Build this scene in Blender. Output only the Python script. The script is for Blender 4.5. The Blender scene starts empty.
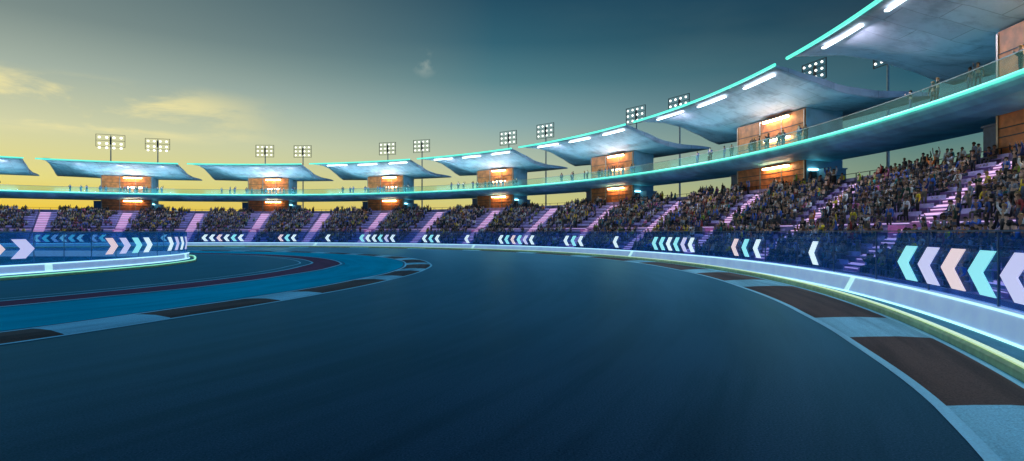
import bpy, bmesh, math, random
from mathutils import Vector, Matrix
from math import radians as rad, sin, cos, pi, hypot, atan2, degrees
random.seed(11)
S = bpy.context.scene
COL = S.collection

# ------------------------------------------------------------------ camera
CAMH = 3.5
cam = bpy.data.cameras.new("camera"); camo = bpy.data.objects.new("camera", cam); COL.objects.link(camo)
cam.sensor_width = 36; cam.lens = 558.5 / 1024 * 36; cam.clip_end = 9000; cam.clip_start = 0.05
cam.shift_y = 0.0012
camo.location = (0, 0, CAMH); camo.rotation_euler = (rad(90), 0, 0)
S.camera = camo

# ------------------------------------------------------------------ view
S.view_settings.view_transform = 'Standard'; S.view_settings.look = 'None'
S.view_settings.exposure = 0.0; S.view_settings.gamma = 1.0
S.cycles.use_denoising = True
S.cycles.max_bounces = 6; S.cycles.diffuse_bounces = 3; S.cycles.transparent_max_bounces = 12
S.cycles.caustics_reflective = False; S.cycles.caustics_refractive = False
S.cycles.sample_clamp_indirect = 4.0

def lin(r, g, b):
    f = lambda c: (c/255/12.92) if c/255 <= 0.04045 else ((c/255+0.055)/1.055)**2.4
    return (f(r), f(g), f(b), 1)

# ------------------------------------------------------------------ world: dusk sky
SUN_AZ = rad(-52)                    # from +Y towards -X
sund = Vector((sin(SUN_AZ), cos(SUN_AZ), 0))
W = bpy.data.worlds.new("World"); S.world = W; W.use_nodes = True
nt = W.node_tree; N = nt.nodes; L = nt.links; N.clear()
def nd(t, tree=None, **kw):
    n = (tree or nt).nodes.new(t)
    for k, v in kw.items(): setattr(n, k, v)
    return n
def mth(op, a, b=None, c=None, tree=None, clamp=False):
    t = tree or nt
    n = t.nodes.new('ShaderNodeMath'); n.operation = op; n.use_clamp = clamp
    for i, v in enumerate((a, b, c)):
        if v is None: continue
        if isinstance(v, (int, float)): n.inputs[i].default_value = v
        else: t.links.new(v, n.inputs[i])
    return n.outputs[0]
def ramp(fac, stops, tree=None, interp='EASE'):
    t = tree or nt
    n = t.nodes.new('ShaderNodeValToRGB'); cr = n.color_ramp; cr.interpolation = interp
    while len(cr.elements) < len(stops): cr.elements.new(0.5)
    for e, (p, c) in zip(cr.elements, stops): e.position = p; e.color = c
    t.links.new(fac, n.inputs[0]); return n.outputs[0]
def mixc(fac, a, b, tree=None, mode='MIX'):
    t = tree or nt
    n = t.nodes.new('ShaderNodeMix'); n.data_type = 'RGBA'; n.blend_type = mode
    for s, v in ((n.inputs[0], fac), (n.inputs[6], a), (n.inputs[7], b)):
        if isinstance(v, (int, float)): s.default_value = v
        elif isinstance(v, tuple): s.default_value = v
        else: t.links.new(v, s)
    return n.outputs[2]
tc = nd('ShaderNodeTexCoord'); sep = nd('ShaderNodeSeparateXYZ'); L.new(tc.outputs['Generated'], sep.inputs[0])
zz = mth('MAXIMUM', sep.outputs[2], 0.0)
hl = mth('SQRT', mth('ADD', mth('MULTIPLY', sep.outputs[0], sep.outputs[0]), mth('MULTIPLY', sep.outputs[1], sep.outputs[1])))
dt = mth('ADD', mth('MULTIPLY', sep.outputs[0], sund.x), mth('MULTIPLY', sep.outputs[1], sund.y))
dot = mth('DIVIDE', dt, mth('MAXIMUM', hl, 0.001))
Z1 = [(0.62, lin(56, 122, 172)), (1.0, lin(64, 138, 196))]
A = ramp(zz, [(0, lin(240, 188, 48)), (0.035, lin(232, 200, 72)), (0.075, lin(224, 216, 130)), (0.145, lin(208, 210, 168)), (0.222, lin(162, 177, 164)),
              (0.29, lin(121, 139, 136)), (0.42, lin(72, 100, 108))] + Z1, interp='LINEAR')
M_ = ramp(zz, [(0, lin(226, 190, 90)), (0.054, lin(208, 204, 130)), (0.12, lin(182, 196, 170)), (0.19, lin(136, 168, 170)), (0.26, lin(82, 128, 138)),
               (0.32, lin(50, 98, 115)), (0.40, lin(30, 72, 94))] + Z1, interp='LINEAR')
B = ramp(zz, [(0, lin(165, 172, 112)), (0.07, lin(128, 150, 126)), (0.14, lin(78, 122, 126)), (0.22, lin(42, 90, 108)),
              (0.32, lin(17, 54, 76)), (0.42, lin(16, 52, 78))] + Z1, interp='LINEAR')
C_ = ramp(zz, [(0, lin(70, 130, 175)), (0.3, lin(55, 125, 185)), (0.62, lin(56, 122, 172)), (1.0, lin(64, 138, 196))], interp='LINEAR')
f1 = mth('MULTIPLY', mth('SUBTRACT', 1.0, dot), 1/0.36, clamp=True)           # 1 at u=512
f2 = mth('MULTIPLY', mth('SUBTRACT', 0.64, dot), 1/0.60, clamp=True)          # 1 near u=900+
f3 = mth('MULTIPLY', mth('SUBTRACT', -0.25, dot), 1/0.6, clamp=True)
c = mixc(f1, A, M_); c = mixc(f2, c, B); c = mixc(f3, c, C_)
# clouds low over the sunset
mp = nd('ShaderNodeMapping'); mp.inputs['Scale'].default_value = (2.2, 2.2, 8.0); L.new(tc.outputs['Generated'], mp.inputs[0])
nz = nd('ShaderNodeTexNoise'); nz.inputs['Scale'].default_value = 2.6; nz.inputs['Detail'].default_value = 9; nz.inputs['Roughness'].default_value = 0.6; nz.inputs['Distortion'].default_value = 0.25
L.new(mp.outputs[0], nz.inputs[0])
cl = ramp(nz.outputs['Fac'], [(0.39, (0, 0, 0, 1)), (0.60, (1, 1, 1, 1))])
band = ramp(zz, [(0.13, (0, 0, 0, 1)), (0.155, (1, 1, 1, 1)), (0.19, (1, 1, 1, 1)), (0.225, (0, 0, 0, 1))])
side = ramp(dot, [(0.86, (0, 0, 0, 1)), (0.96, (1, 1, 1, 1))])
cf = mth('MULTIPLY', mth('MULTIPLY', cl, band), mth('MULTIPLY', side, 0.9))
c = mixc(cf, c, lin(250, 235, 165))
nz2 = nd('ShaderNodeTexNoise'); nz2.inputs['Scale'].default_value = 1.3; nz2.inputs['Detail'].default_value = 5; L.new(mp.outputs[0], nz2.inputs[0])
c = mixc(mth('MULTIPLY', ramp(nz2.outputs['Fac'], [(0.4, (0, 0, 0, 1)), (0.75, (1, 1, 1, 1))]), 0.05), c, lin(150, 165, 150))
# one small lone puff of cloud
pd = Vector(((424-512)/558.5, 1, (232-64)/558.5)).normalized()
vm = nd('ShaderNodeVectorMath', operation='DISTANCE'); vm.inputs[1].default_value = pd; L.new(tc.outputs['Generated'], vm.inputs[0])
nz3 = nd('ShaderNodeTexNoise'); nz3.inputs['Scale'].default_value = 32; nz3.inputs['Detail'].default_value = 4; L.new(tc.outputs['Generated'], nz3.inputs[0])
pf = mth('MULTIPLY', mth('SUBTRACT', 1.0, mth('MULTIPLY', vm.outputs['Value'], 1/0.026), clamp=True), ramp(nz3.outputs['Fac'], [(0.42, (0, 0, 0, 1)), (0.62, (1, 1, 1, 1))]))
c = mixc(mth('MULTIPLY', pf, 0.5), c, lin(180, 190, 180))
sky = nd('ShaderNodeTexSky'); sky.sky_type = 'NISHITA'; sky.sun_disc = False
sky.sun_elevation = rad(3.5); sky.sun_rotation = SUN_AZ; sky.air_density = 1.0; sky.dust_density = 2.0
bg1 = nd('ShaderNodeBackground'); bg1.inputs['Strength'].default_value = 1.0; L.new(c, bg1.inputs[0])
bg2 = nd('ShaderNodeBackground'); bg2.inputs['Strength'].default_value = 0.002; L.new(sky.outputs[0], bg2.inputs[0])
ad = nd('ShaderNodeAddShader'); L.new(bg1.outputs[0], ad.inputs[0]); L.new(bg2.outputs[0], ad.inputs[1])
wo = nd('ShaderNodeOutputWorld'); L.new(ad.outputs[0], wo.inputs[0])

sl = bpy.data.lights.new("sun", 'SUN'); sl.energy = 0.25; sl.angle = rad(3); sl.color = (1, 0.72, 0.42)
so = bpy.data.objects.new("sun", sl); COL.objects.link(so)
sdir = Vector((sin(SUN_AZ)*cos(rad(3.5)), cos(SUN_AZ)*cos(rad(3.5)), sin(rad(3.5))))
so.rotation_euler = sdir.to_track_quat('Z', 'Y').to_euler()

# ------------------------------------------------------------------ materials
def mat(name, col, rough=0.6, metal=0.0, var=0.15, scale=3.0, bump=0.0, bscale=40.0, emit=None, estr=0.0, spec=0.5, detail=5):
    m = bpy.data.materials.new(name); m.use_nodes = True; t = m.node_tree; b = t.nodes['Principled BSDF']
    b.inputs['Roughness'].default_value = rough; b.inputs['Metallic'].default_value = metal
    b.inputs['Specular IOR Level'].default_value = spec
    col = tuple(col) + ((1,) if len(col) == 3 else ())
    tcn = t.nodes.new('ShaderNodeTexCoord'); n = t.nodes.new('ShaderNodeTexNoise'); n.inputs['Scale'].default_value = scale
    n.inputs['Detail'].default_value = detail; t.links.new(tcn.outputs['Object'], n.inputs[0])
    lo = tuple(max(0, x*(1-var)) for x in col[:3]) + (1,); hi = tuple(min(1, x*(1+var)) for x in col[:3]) + (1,)
    o = ramp(n.outputs['Fac'], [(0.3, lo), (0.7, hi)], tree=t); t.links.new(o, b.inputs['Base Color'])
    if bump > 0:
        n2 = t.nodes.new('ShaderNodeTexNoise'); n2.inputs['Scale'].default_value = bscale; n2.inputs['Detail'].default_value = 4
        t.links.new(tcn.outputs['Object'], n2.inputs[0])
        bp = t.nodes.new('ShaderNodeBump'); bp.inputs['Strength'].default_value = bump; bp.inputs['Distance'].default_value = 0.02
        t.links.new(n2.outputs['Fac'], bp.inputs['Height']); t.links.new(bp.outputs[0], b.inputs['Normal'])
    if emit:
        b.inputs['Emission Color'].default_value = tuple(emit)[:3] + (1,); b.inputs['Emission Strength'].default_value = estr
    return m

CX, CY = -63.4, 46.2
def P(R, th, z=0.0): return (CX + R*cos(rad(th)), CY + R*sin(rad(th)), z)

def asphalt(name, base, rough=0.5, rubber=0.5, grain=0.25, spec=0.12, gl=0.34, tint=(0.24, 0.74, 0.95)):
    """aggregate speckle, broad patches and rubbered arcs that follow the curve"""
    m = bpy.data.materials.new(name); m.use_nodes = True; t = m.node_tree; b = t.nodes['Principled BSDF']
    tcn = t.nodes.new('ShaderNodeTexCoord'); s = t.nodes.new('ShaderNodeSeparateXYZ'); t.links.new(tcn.outputs['Object'], s.inputs[0])
    dx = mth('SUBTRACT', s.outputs[0], CX, tree=t); dy = mth('SUBTRACT', s.outputs[1], CY, tree=t)
    R = mth('SQRT', mth('ADD', mth('MULTIPLY', dx, dx, tree=t), mth('MULTIPLY', dy, dy, tree=t), tree=t), tree=t)
    an = mth('MULTIPLY', mth('ARCTAN2', dy, dx, tree=t), 6.0, tree=t)
    cb = t.nodes.new('ShaderNodeCombineXYZ'); t.links.new(R, cb.inputs[0]); t.links.new(an, cb.inputs[1])
    streak = t.nodes.new('ShaderNodeTexNoise'); streak.inputs['Scale'].default_value = 0.9; streak.inputs['Detail'].default_value = 7; streak.inputs['Roughness'].default_value = 0.6
    t.links.new(cb.outputs[0], streak.inputs[0])
    big = t.nodes.new('ShaderNodeTexNoise'); big.inputs['Scale'].default_value = 0.07; big.inputs['Detail'].default_value = 5; t.links.new(tcn.outputs['Object'], big.inputs[0])
    sp = t.nodes.new('ShaderNodeTexNoise'); sp.inputs['Scale'].default_value = 26; sp.inputs['Detail'].default_value = 6; sp.inputs['Roughness'].default_value = 0.75; t.links.new(tcn.outputs['Object'], sp.inputs[0])
    b.inputs['Specular IOR Level'].default_value = spec
    g = ramp(sp.outputs['Fac'], [(0.32, (1-grain*1.6,)*3+(1,)), (0.5, (1, 1, 1, 1)), (0.7, (1+grain*1.6,)*3+(1,))], tree=t)
    st = ramp(streak.outputs['Fac'], [(0.35, (1-rubber,)*3+(1,)), (0.62, (1.1, 1.1, 1.1, 1))], tree=t)
    bg = ramp(big.outputs['Fac'], [(0.3, (0.82, 0.82, 0.85, 1)), (0.7, (1.15, 1.15, 1.12, 1))], tree=t)
    col = mixc(1.0, g, st, tree=t, mode='MULTIPLY'); col = mixc(1.0, col, bg, tree=t, mode='MULTIPLY')
    col = mixc(1.0, col, tuple(base)[:3]+(1,), tree=t, mode='MULTIPLY')
    t.links.new(col, b.inputs['Base Color'])
    rr = mth('ADD', mth('MULTIPLY', streak.outputs['Fac'], 0.12, tree=t), rough-0.06, tree=t); t.links.new(rr, b.inputs['Roughness'])
    bp = t.nodes.new('ShaderNodeBump'); bp.inputs['Strength'].default_value = 0.35; bp.inputs['Distance'].default_value = 0.012
    t.links.new(sp.outputs['Fac'], bp.inputs['Height']); t.links.new(bp.outputs[0], b.inputs['Normal'])
    # bluish sheen of the binder, stronger at grazing angles
    b.inputs['Specular IOR Level'].default_value = 0.0
    g2 = t.nodes.new('ShaderNodeBsdfGlossy'); g2.inputs[0].default_value = tint+(1,); t.links.new(rr, g2.inputs['Roughness']); t.links.new(bp.outputs[0], g2.inputs['Normal'])
    lw = t.nodes.new('ShaderNodeLayerWeight'); lw.inputs[0].default_value = 0.5
    fc = mth('ADD', mth('MULTIPLY', mth('POWER', lw.outputs['Facing'], 6.0, tree=t), gl, tree=t), 0.012, tree=t)
    ms = t.nodes.new('ShaderNodeMixShader'); t.links.new(fc, ms.inputs[0]); t.links.new(b.outputs[0], ms.inputs[1]); t.links.new(g2.outputs[0], ms.inputs[2])
    t.links.new(ms.outputs[0], t.nodes['Material Output'].inputs[0])
    return m

def canopy_mat(name, base):
    m = bpy.data.materials.new(name); m.use_nodes = True; t = m.node_tree; b = t.nodes['Principled BSDF']
    uv = t.nodes.new('ShaderNodeUVMap'); uv.uv_map = 'plan'
    br = t.nodes.new('ShaderNodeTexBrick'); br.inputs['Scale'].default_value = 1.0
    br.inputs['Brick Width'].default_value = 4.8; br.inputs['Row Height'].default_value = 2.4; br.inputs['Mortar Size'].default_value = 0.035
    br.inputs['Color1'].default_value = (1, 1, 1, 1); br.inputs['Color2'].default_value = (0.86, 0.86, 0.88, 1); br.inputs['Mortar'].default_value = (0.58, 0.58, 0.6, 1)
    t.links.new(uv.outputs[0], br.inputs[0])
    tcn = t.nodes.new('ShaderNodeTexCoord')
    n = t.nodes.new('ShaderNodeTexNoise'); n.inputs['Scale'].default_value = 0.5; n.inputs['Detail'].default_value = 8; n.inputs['Roughness'].default_value = 0.65; t.links.new(tcn.outputs['Object'], n.inputs[0])
    v = ramp(n.outputs['Fac'], [(0.3, (0.62, 0.62, 0.66, 1)), (0.55, (1, 1, 1, 1)), (0.75, (1.18, 1.12, 1.12, 1))], tree=t)
    c = mixc(1.0, br.outputs['Color'], v, tree=t, mode='MULTIPLY'); c = mixc(1.0, c, tuple(base)+(1,), tree=t, mode='MULTIPLY')
    t.links.new(c, b.inputs['Base Color']); b.inputs['Roughness'].default_value = 0.62
    return m

def glass_mat(name, tint, gloss=0.12, film=(0.1, 0.2, 0.5), filmf=0.25):
    m = bpy.data.materials.new(name); m.use_nodes = True; t = m.node_tree; t.nodes.clear()
    o = t.nodes.new('ShaderNodeOutputMaterial'); tr = t.nodes.new('ShaderNodeBsdfTransparent'); tr.inputs[0].default_value = tint+(1,)
    gl = t.nodes.new('ShaderNodeBsdfGlossy'); gl.inputs['Roughness'].default_value = 0.08; gl.inputs[0].default_value = (0.8, 0.9, 1, 1)
    df = t.nodes.new('ShaderNodeBsdfDiffuse'); tl = t.nodes.new('ShaderNodeBsdfTranslucent')
    tcn = t.nodes.new('ShaderNodeTexCoord'); n = t.nodes.new('ShaderNodeTexNoise'); n.inputs['Scale'].default_value = 1.6; n.inputs['Detail'].default_value = 5
    mp_ = t.nodes.new('ShaderNodeMapping'); mp_.inputs['Scale'].default_value = (1, 1, 4); t.links.new(tcn.outputs['Object'], mp_.inputs[0]); t.links.new(mp_.outputs[0], n.inputs[0])
    fc = ramp(n.outputs['Fac'], [(0.3, tuple(x*0.6 for x in film)+(1,)), (0.7, tuple(min(1, x*1.4) for x in film)+(1,))], tree=t)
    t.links.new(fc, df.inputs[0]); t.links.new(fc, tl.inputs[0])
    a = t.nodes.new('ShaderNodeAddShader'); t.links.new(df.outputs[0], a.inputs[0]); t.links.new(tl.outputs[0], a.inputs[1])
    m1 = t.nodes.new('ShaderNodeMixShader'); m1.inputs[0].default_value = filmf; t.links.new(tr.outputs[0], m1.inputs[1]); t.links.new(a.outputs[0], m1.inputs[2])
    m2 = t.nodes.new('ShaderNodeMixShader'); m2.inputs[0].default_value = gloss; t.links.new(m1.outputs[0], m2.inputs[1]); t.links.new(gl.outputs[0], m2.inputs[2])
    t.links.new(m2.outputs[0], o.inputs[0]); return m

def objcol_mat(name, rough=0.8):
    m = bpy.data.materials.new(name); m.use_nodes = True; t = m.node_tree; b = t.nodes['Principled BSDF']
    oi = t.nodes.new('ShaderNodeObjectInfo'); tcn = t.nodes.new('ShaderNodeTexCoord'); n = t.nodes.new('ShaderNodeTexNoise'); n.inputs['Scale'].default_value = 9
    t.links.new(tcn.outputs['Object'], n.inputs[0])
    v = ramp(n.outputs['Fac'], [(0.3, (0.75,)*3+(1,)), (0.7, (1.1,)*3+(1,))], tree=t)
    t.links.new(mixc(1.0, oi.outputs['Color'], v, tree=t, mode='MULTIPLY'), b.inputs['Base Color']); b.inputs['Roughness'].default_value = rough
    return m
def vcol_mat(name, rough=0.8):
    m = bpy.data.materials.new(name); m.use_nodes = True; t = m.node_tree; b = t.nodes['Principled BSDF']
    a = t.nodes.new('ShaderNodeAttribute'); a.attribute_name = 'Col'; t.links.new(a.outputs['Color'], b.inputs['Base Color']); b.inputs['Roughness'].default_value = rough
    return m
def emis(name, col, s):
    m = bpy.data.materials.new(name); m.use_nodes = True; b = m.node_tree.nodes['Principled BSDF']
    b.inputs['Base Color'].default_value = (0.6, 0.6, 0.6, 1); b.inputs['Emission Color'].default_value = tuple(col)+(1,); b.inputs['Emission Strength'].default_value = s
    return m

M = dict(
    ground=mat('grass_runoff', (0.035, 0.065, 0.05), 0.9, var=0.4, scale=0.3, bump=0.5, bscale=8),
    track=asphalt('track_asphalt', (0.021, 0.042, 0.066), 0.44, 0.3, 0.7, gl=0.44),
    infield=asphalt('infield_asphalt', (0.010, 0.056, 0.066), 0.5, 0.2),
    bluepaint=asphalt('blue_painted_asphalt', (0.001, 0.34, 0.42), 0.5, 0.2, 0.15, 0.05, 0.28, (0.02, 0.7, 1.0)),
    kerbdark=asphalt('kerb_dark_red_paint', (0.145, 0.078, 0.052), 0.6, 0.45, 0.35, gl=0.12, tint=(0.4, 0.6, 0.7)),
    kerbwhite=asphalt('kerb_pale_paint', (0.36, 0.68, 0.72), 0.5, 0.35, 0.25, gl=0.15),
    redband=asphalt('dark_red_band_paint', (0.20, 0.050, 0.075), 0.6, 0.2, 0.2, gl=0.1, tint=(0.5, 0.55, 0.7)),
    line=asphalt('white_line_paint', (0.45, 0.78, 0.82), 0.5, 0.2, 0.12),
    darkline=asphalt('black_line_paint', (0.012, 0.02, 0.03), 0.6, 0.2, 0.1),
    gutter=asphalt('gutter_concrete', (0.22, 0.36, 0.36), 0.6, 0.2, 0.15),
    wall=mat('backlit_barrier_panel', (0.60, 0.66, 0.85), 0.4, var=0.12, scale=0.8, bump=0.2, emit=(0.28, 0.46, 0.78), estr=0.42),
    canopy=canopy_mat('canopy_concrete', (0.56, 0.60, 0.70)),
    canopytop=mat('canopy_membrane', (0.25, 0.28, 0.32), 0.7),
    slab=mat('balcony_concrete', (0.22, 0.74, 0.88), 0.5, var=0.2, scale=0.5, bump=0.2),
    bluewall=mat('blue_grey_render', (0.26, 0.42, 0.54), 0.6, var=0.2, scale=0.6, bump=0.2),
    wood=mat('orange_timber_panel', (0.56, 0.17, 0.045), 0.45, var=0.3, scale=1.2, bump=0.15, bscale=12),
    mullion=mat('warm_grey_aluminium', (0.30, 0.27, 0.25), 0.35, 0.6),
    terrace=mat('terrace_concrete', (0.34, 0.28, 0.46), 0.75, var=0.25, scale=0.7, bump=0.2),
    bench=mat('lavender_bench_plastic', (0.55, 0.45, 0.80), 0.45, var=0.15, scale=1.5),
    stair=mat('pink_stair_paint', (0.66, 0.34, 0.62), 0.6, var=0.15, scale=1.2),
    vom=mat('magenta_portal_paint', (0.62, 0.24, 0.52), 0.5),
    dark=mat('dark_steel', (0.035, 0.05, 0.06), 0.5, 0.5),
    darkblue=mat('dark_blue_cladding', (0.05, 0.11, 0.22), 0.5),
    steel=mat('galvanised_steel', (0.30, 0.36, 0.40), 0.4, 0.7),
    fence=glass_mat('blue_fence_mesh', (0.62, 0.78, 0.97), 0.03, (0.02, 0.15, 0.40), 0.15),
    fence_in=glass_mat('azure_fence_mesh', (0.66, 0.88, 1.0), 0.03, (0.03, 0.26, 0.50), 0.16),
    rail=glass_mat('teal_glass', (0.86, 0.96, 0.94), 0.05, (0.08, 0.4, 0.38), 0.05),
    railbody=mat('green_kerb_rail', (0.42, 0.60, 0.30), 0.4),
    neon=emis('teal_neon', (0.07, 0.90, 0.64), 1.15),
    bar=emis('white_light_bar', (0.80, 0.94, 1.0), 5.0),
    warm=emis('warm_lamp', (1.0, 0.66, 0.34), 26.0),
    flood=emis('floodlight_lamp', (1.0, 0.97, 0.88), 2.0),
    cyan=emis('cyan_wall_lamp', (0.35, 0.9, 1.0), 5.0),
    led=emis('white_cyan_led', (0.45, 0.9, 1.0), 1.3),
    greenled=emis('yellow_green_led', (0.52, 0.74, 0.36), 0.85),
    greenled2=emis('pale_green_led', (0.25, 0.85, 0.5), 1.0),
    pinkled=emis('pink_step_led', (1.0, 0.55, 0.92), 0.9),
    rowled=emis('lilac_row_led', (0.78, 0.50, 1.0), 0.9),
    joint=emis('backlit_joint_panel', (0.5, 0.95, 0.95), 0.8),
    chevw=emis('chevron_white', (0.72, 0.92, 1.0), 0.85), chevl=emis('chevron_lavender', (0.60, 0.60, 0.98), 0.75),
    chevp=emis('chevron_pink', (0.90, 0.68, 0.72), 0.75), chevc=emis('chevron_cyan', (0.25, 0.85, 0.95), 0.8),
    top=objcol_mat('clothes_cloth'), skin=objcol_mat('skin', 0.6), crowd=vcol_mat('crowd_cloth'),
)

# ------------------------------------------------------------------ mesh helpers
def tag(o, label=None, cat=None, group=None, kind=None):
    if label: o['label'] = label
    if cat: o['category'] = cat
    if group: o['group'] = group
    if kind: o['kind'] = kind
    return o
def link(name, me, m=None, parent=None):
    o = bpy.data.objects.new(name, me); COL.objects.link(o)
    if m is not None: me.materials.append(m)
    if parent is not None: o.parent = parent
    return o
def empty(name, loc=(0, 0, 0), rz=0):
    o = bpy.data.objects.new(name, None); COL.objects.link(o); o.empty_display_size = 0.5
    o.location = loc; o.rotation_euler = (0, 0, rz); return o
class MB:
    def __init__(s): s.v = []; s.f = []; s.uv = None
    def add(s, vs, fs):
        n = len(s.v); s.v += [tuple(v) for v in vs]; s.f += [tuple(i+n for i in f) for f in fs]
    def box(s, a, b):
        x0, y0, z0 = a; x1, y1, z1 = b
        s.add([(x0,y0,z0),(x1,y0,z0),(x1,y1,z0),(x0,y1,z0),(x0,y0,z1),(x1,y0,z1),(x1,y1,z1),(x0,y1,z1)],
              [(0,3,2,1),(4,5,6,7),(0,1,5,4),(1,2,6,5),(2,3,7,6),(3,0,4,7)])
    def sector(s, r0, r1, t0, t1, z0, z1, dt=0.6):
        s.sweep([(r0, z0), (r1, z0), (r1, z1), (r0, z1)], t0, t1, dt)
    def sweep(s, prof, t0, t1, dt=0.6, closed=True):
        """closed profile of (R, Z) carried round the curve's centre, with end caps"""
        n = max(1, int(math.ceil(abs(t1-t0)/dt))); k = len(prof); b = len(s.v)
        for i in range(n+1):
            th = t0+(t1-t0)*i/n
            for q in prof:
                R = q[0](th) if callable(q[0]) else q[0]
                s.v.append(P(R, th, q[1]))
        for i in range(n):
            for j in range(k if closed else k-1):
                a = b+i*k+j; c = b+i*k+(j+1) % k
                s.f.append((a, c, c+k, a+k))
        if closed:
            s.f.append(tuple(b+j for j in range(k))[::-1]); s.f.append(tuple(b+n*k+j for j in range(k)))
    def tube(s, pts, r, n=8):
        b = len(s.v); rings = len(pts)
        for i, p in enumerate(pts):
            p = Vector(p); q = Vector(pts[min(i+1, rings-1)]); o = Vector(pts[max(i-1, 0)])
            d = (q-o).normalized(); up = Vector((0, 0, 1)) if abs(d.z) < 0.9 else Vector((1, 0, 0))
            x = d.cross(up).normalized(); y = d.cross(x).normalized()
            rr = r[i] if isinstance(r, (list, tuple)) else r
            for j in range(n):
                a = 2*pi*j/n; s.v.append(tuple(p + x*rr*cos(a) + y*rr*sin(a)))
        for i in range(rings-1):
            for j in range(n):
                a = b+i*n+j; c = b+i*n+(j+1) % n; s.f.append((a, c, c+n, a+n))
        s.f.append(tuple(b+j for j in range(n))[::-1]); s.f.append(tuple(b+(rings-1)*n+j for j in range(n)))
    def build(s, name, m, parent=None, smooth=False, fix=True, bevel=0):
        me = bpy.data.meshes.new(name); me.from_pydata(s.v, [], s.f)
        if fix or bevel:
            bm = bmesh.new(); bm.from_mesh(me)
            if fix: bmesh.ops.recalc_face_normals(bm, faces=bm.faces)
            if bevel: bmesh.ops.bevel(bm, geom=list(bm.edges), offset=bevel, segments=2, affect='EDGES', clamp_overlap=True)
            bm.to_mesh(me); bm.free()
        if smooth: me.polygons.foreach_set('use_smooth', [True]*len(me.polygons))
        return link(name, me, m, parent)

def interp(tbl):
    def f(x):
        if x <= tbl[0][0]: return tbl[0][1]
        for (a, u), (b, w) in zip(tbl, tbl[1:]):
            if x <= b:
                t = (x-a)/(b-a); t = t*t*(3-2*t)*0.35 + t*0.65
                return u+(w-u)*t
        return tbl[-1][1]
    return f
def off(f, d): return lambda t: f(t)+d
def flat_ring(name, r0, r1, t0, t1, z, m, dt=0.5, label=None):
    b = MB(); n = max(1, int(math.ceil(abs(t1-t0)/dt)))
    F = lambda r, t: r(t) if callable(r) else r
    for i in range(n+1):
        th = t0+(t1-t0)*i/n; b.v += [P(F(r0, th), th, z), P(F(r1, th), th, z)]
    b.f = [(2*i, 2*i+1, 2*i+3, 2*i+2) for i in range(n)]
    o = b.build(name, m, fix=False)
    for p in o.data.polygons[:1]:
        if p.normal.z < 0: o.data.flip_normals()
    tag(o, kind='structure'); return o

# ------------------------------------------------------------------ ground and track
gb = MB()
gn = 96
gb.v = [(CX, CY, -0.03)] + [(CX+3500*cos(2*pi*i/gn), CY+3500*sin(2*pi*i/gn), -0.03) for i in range(gn)]
gb.f = [(0, i+1, (i+1) % gn+1) for i in range(gn)]
tag(gb.build('ground', M['ground'], fix=False), kind='structure')
flat_ring('track', 30.0, 83.96, -179.9, 179.9, 0.0, M['track'], 1.0)
KO = interp([(-60, 56.4), (-31.3, 55.7), (-24.2, 55.0), (-15.7, 54.7), (-6.7, 54.8), (3.9, 55.5), (12.6, 56.3), (24.5, 57.0), (35.3, 57.6), (60, 58.0), (180, 58.0)])
KI = interp([(-60, 53.6), (-30.4, 52.8), (-23, 52.2), (-15.5, 52.1), (-6.2, 52.1), (1.4, 52.8), (12.3, 53.5), (22.6, 54.2), (40, 55.0), (180, 55.2)])
SO = interp([(-60, 44.6), (-21.5, 44.4), (-14, 44.9), (-2, 45.2), (9.8, 46.3), (18, 47.1), (180, 47.2)])
SI = interp([(-60, 41.8), (-19, 41.8), (-9, 42.1), (12.6, 43.2), (22, 44.2), (180, 44.3)])
T0, T1 = -70, 200
flat_ring('infield_asphalt', 0.5, off(SI, 0.0), T0, T1, 0.004, M['infield'], 1.0)
flat_ring('blue_runoff', off(SO, 0.0), off(KI, 0.0), T0, T1, 0.004, M['bluepaint'], 0.5)
flat_ring('red_band', SI, SO, T0, T1, 0.008, M['redband'], 0.5)
flat_ring('band_line', off(SI, -0.12), off(SI, 0.10), T0, T1, 0.012, M['line'])
flat_ring('band_line', off(SI, -1.35), off(SI, -1.20), T0, T1, 0.012, M['line'])
flat_ring('band_line', off(SO, -0.08), off(SO, 0.12), T0, T1, 0.012, M['line'])
flat_ring('band_dark_line', off(SO, 0.28), off(SO, 0.44), T0, T1, 0.012, M['darkline'])  # narrow dark line just outside the band's white edge line
# inner kerb: a low ramped kerb of alternating painted blocks
def kerb(name, ri, ro, t0, t1, m, h=0.07, skew=0.0):
    b = MB(); n = max(1, int(math.ceil((t1-t0)/0.6)))
    prof = [(0, 0.0), (0.25, h*0.6), (0.6, h), (0.97, h*0.35), (1, 0.0)]
    for i in range(n+1):
        th = t0+(t1-t0)*i/n
        for f, z in prof:
            tt = th + skew*f
            b.v.append(P(ri(tt)+(ro(tt)-ri(tt))*f, tt, 0.014+z))
    k = len(prof)
    for i in range(n):
        for j in range(k-1):
            a = i*k+j; b.f.append((a, a+1, a+1+k, a+k))
    o = b.build(name, m, smooth=True, fix=False)
    if o.data.polygons[1].normal.z < 0: o.data.flip_normals()
    tag(o, kind='structure'); return o
bi = [-44, -40, -29.5, -25.5, -19.1, -15.4, -6.2, -2.6, 3.3, 6.6, 13.5, 17.0, 24, 28]
t = 28
while t < 190: t += 6.2; bi.append(t); t += 3.6; bi.append(t)
bi = [-60] + bi
for i in range(len(bi)-1):
    white = i % 2 == 1
    kerb('kerb_pale_block' if white else 'kerb_red_block', off(KI, 0.22), off(KO, -0.12), bi[i], bi[i+1], M['kerbwhite' if white else 'kerbdark'])
flat_ring('kerb_line', off(KO, -0.12), off(KO, 0.10), T0, T1, 0.016, M['line'])
flat_ring('kerb_line', off(KI, 0.03), off(KI, 0.22), T0, T1, 0.016, M['line'])
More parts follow.
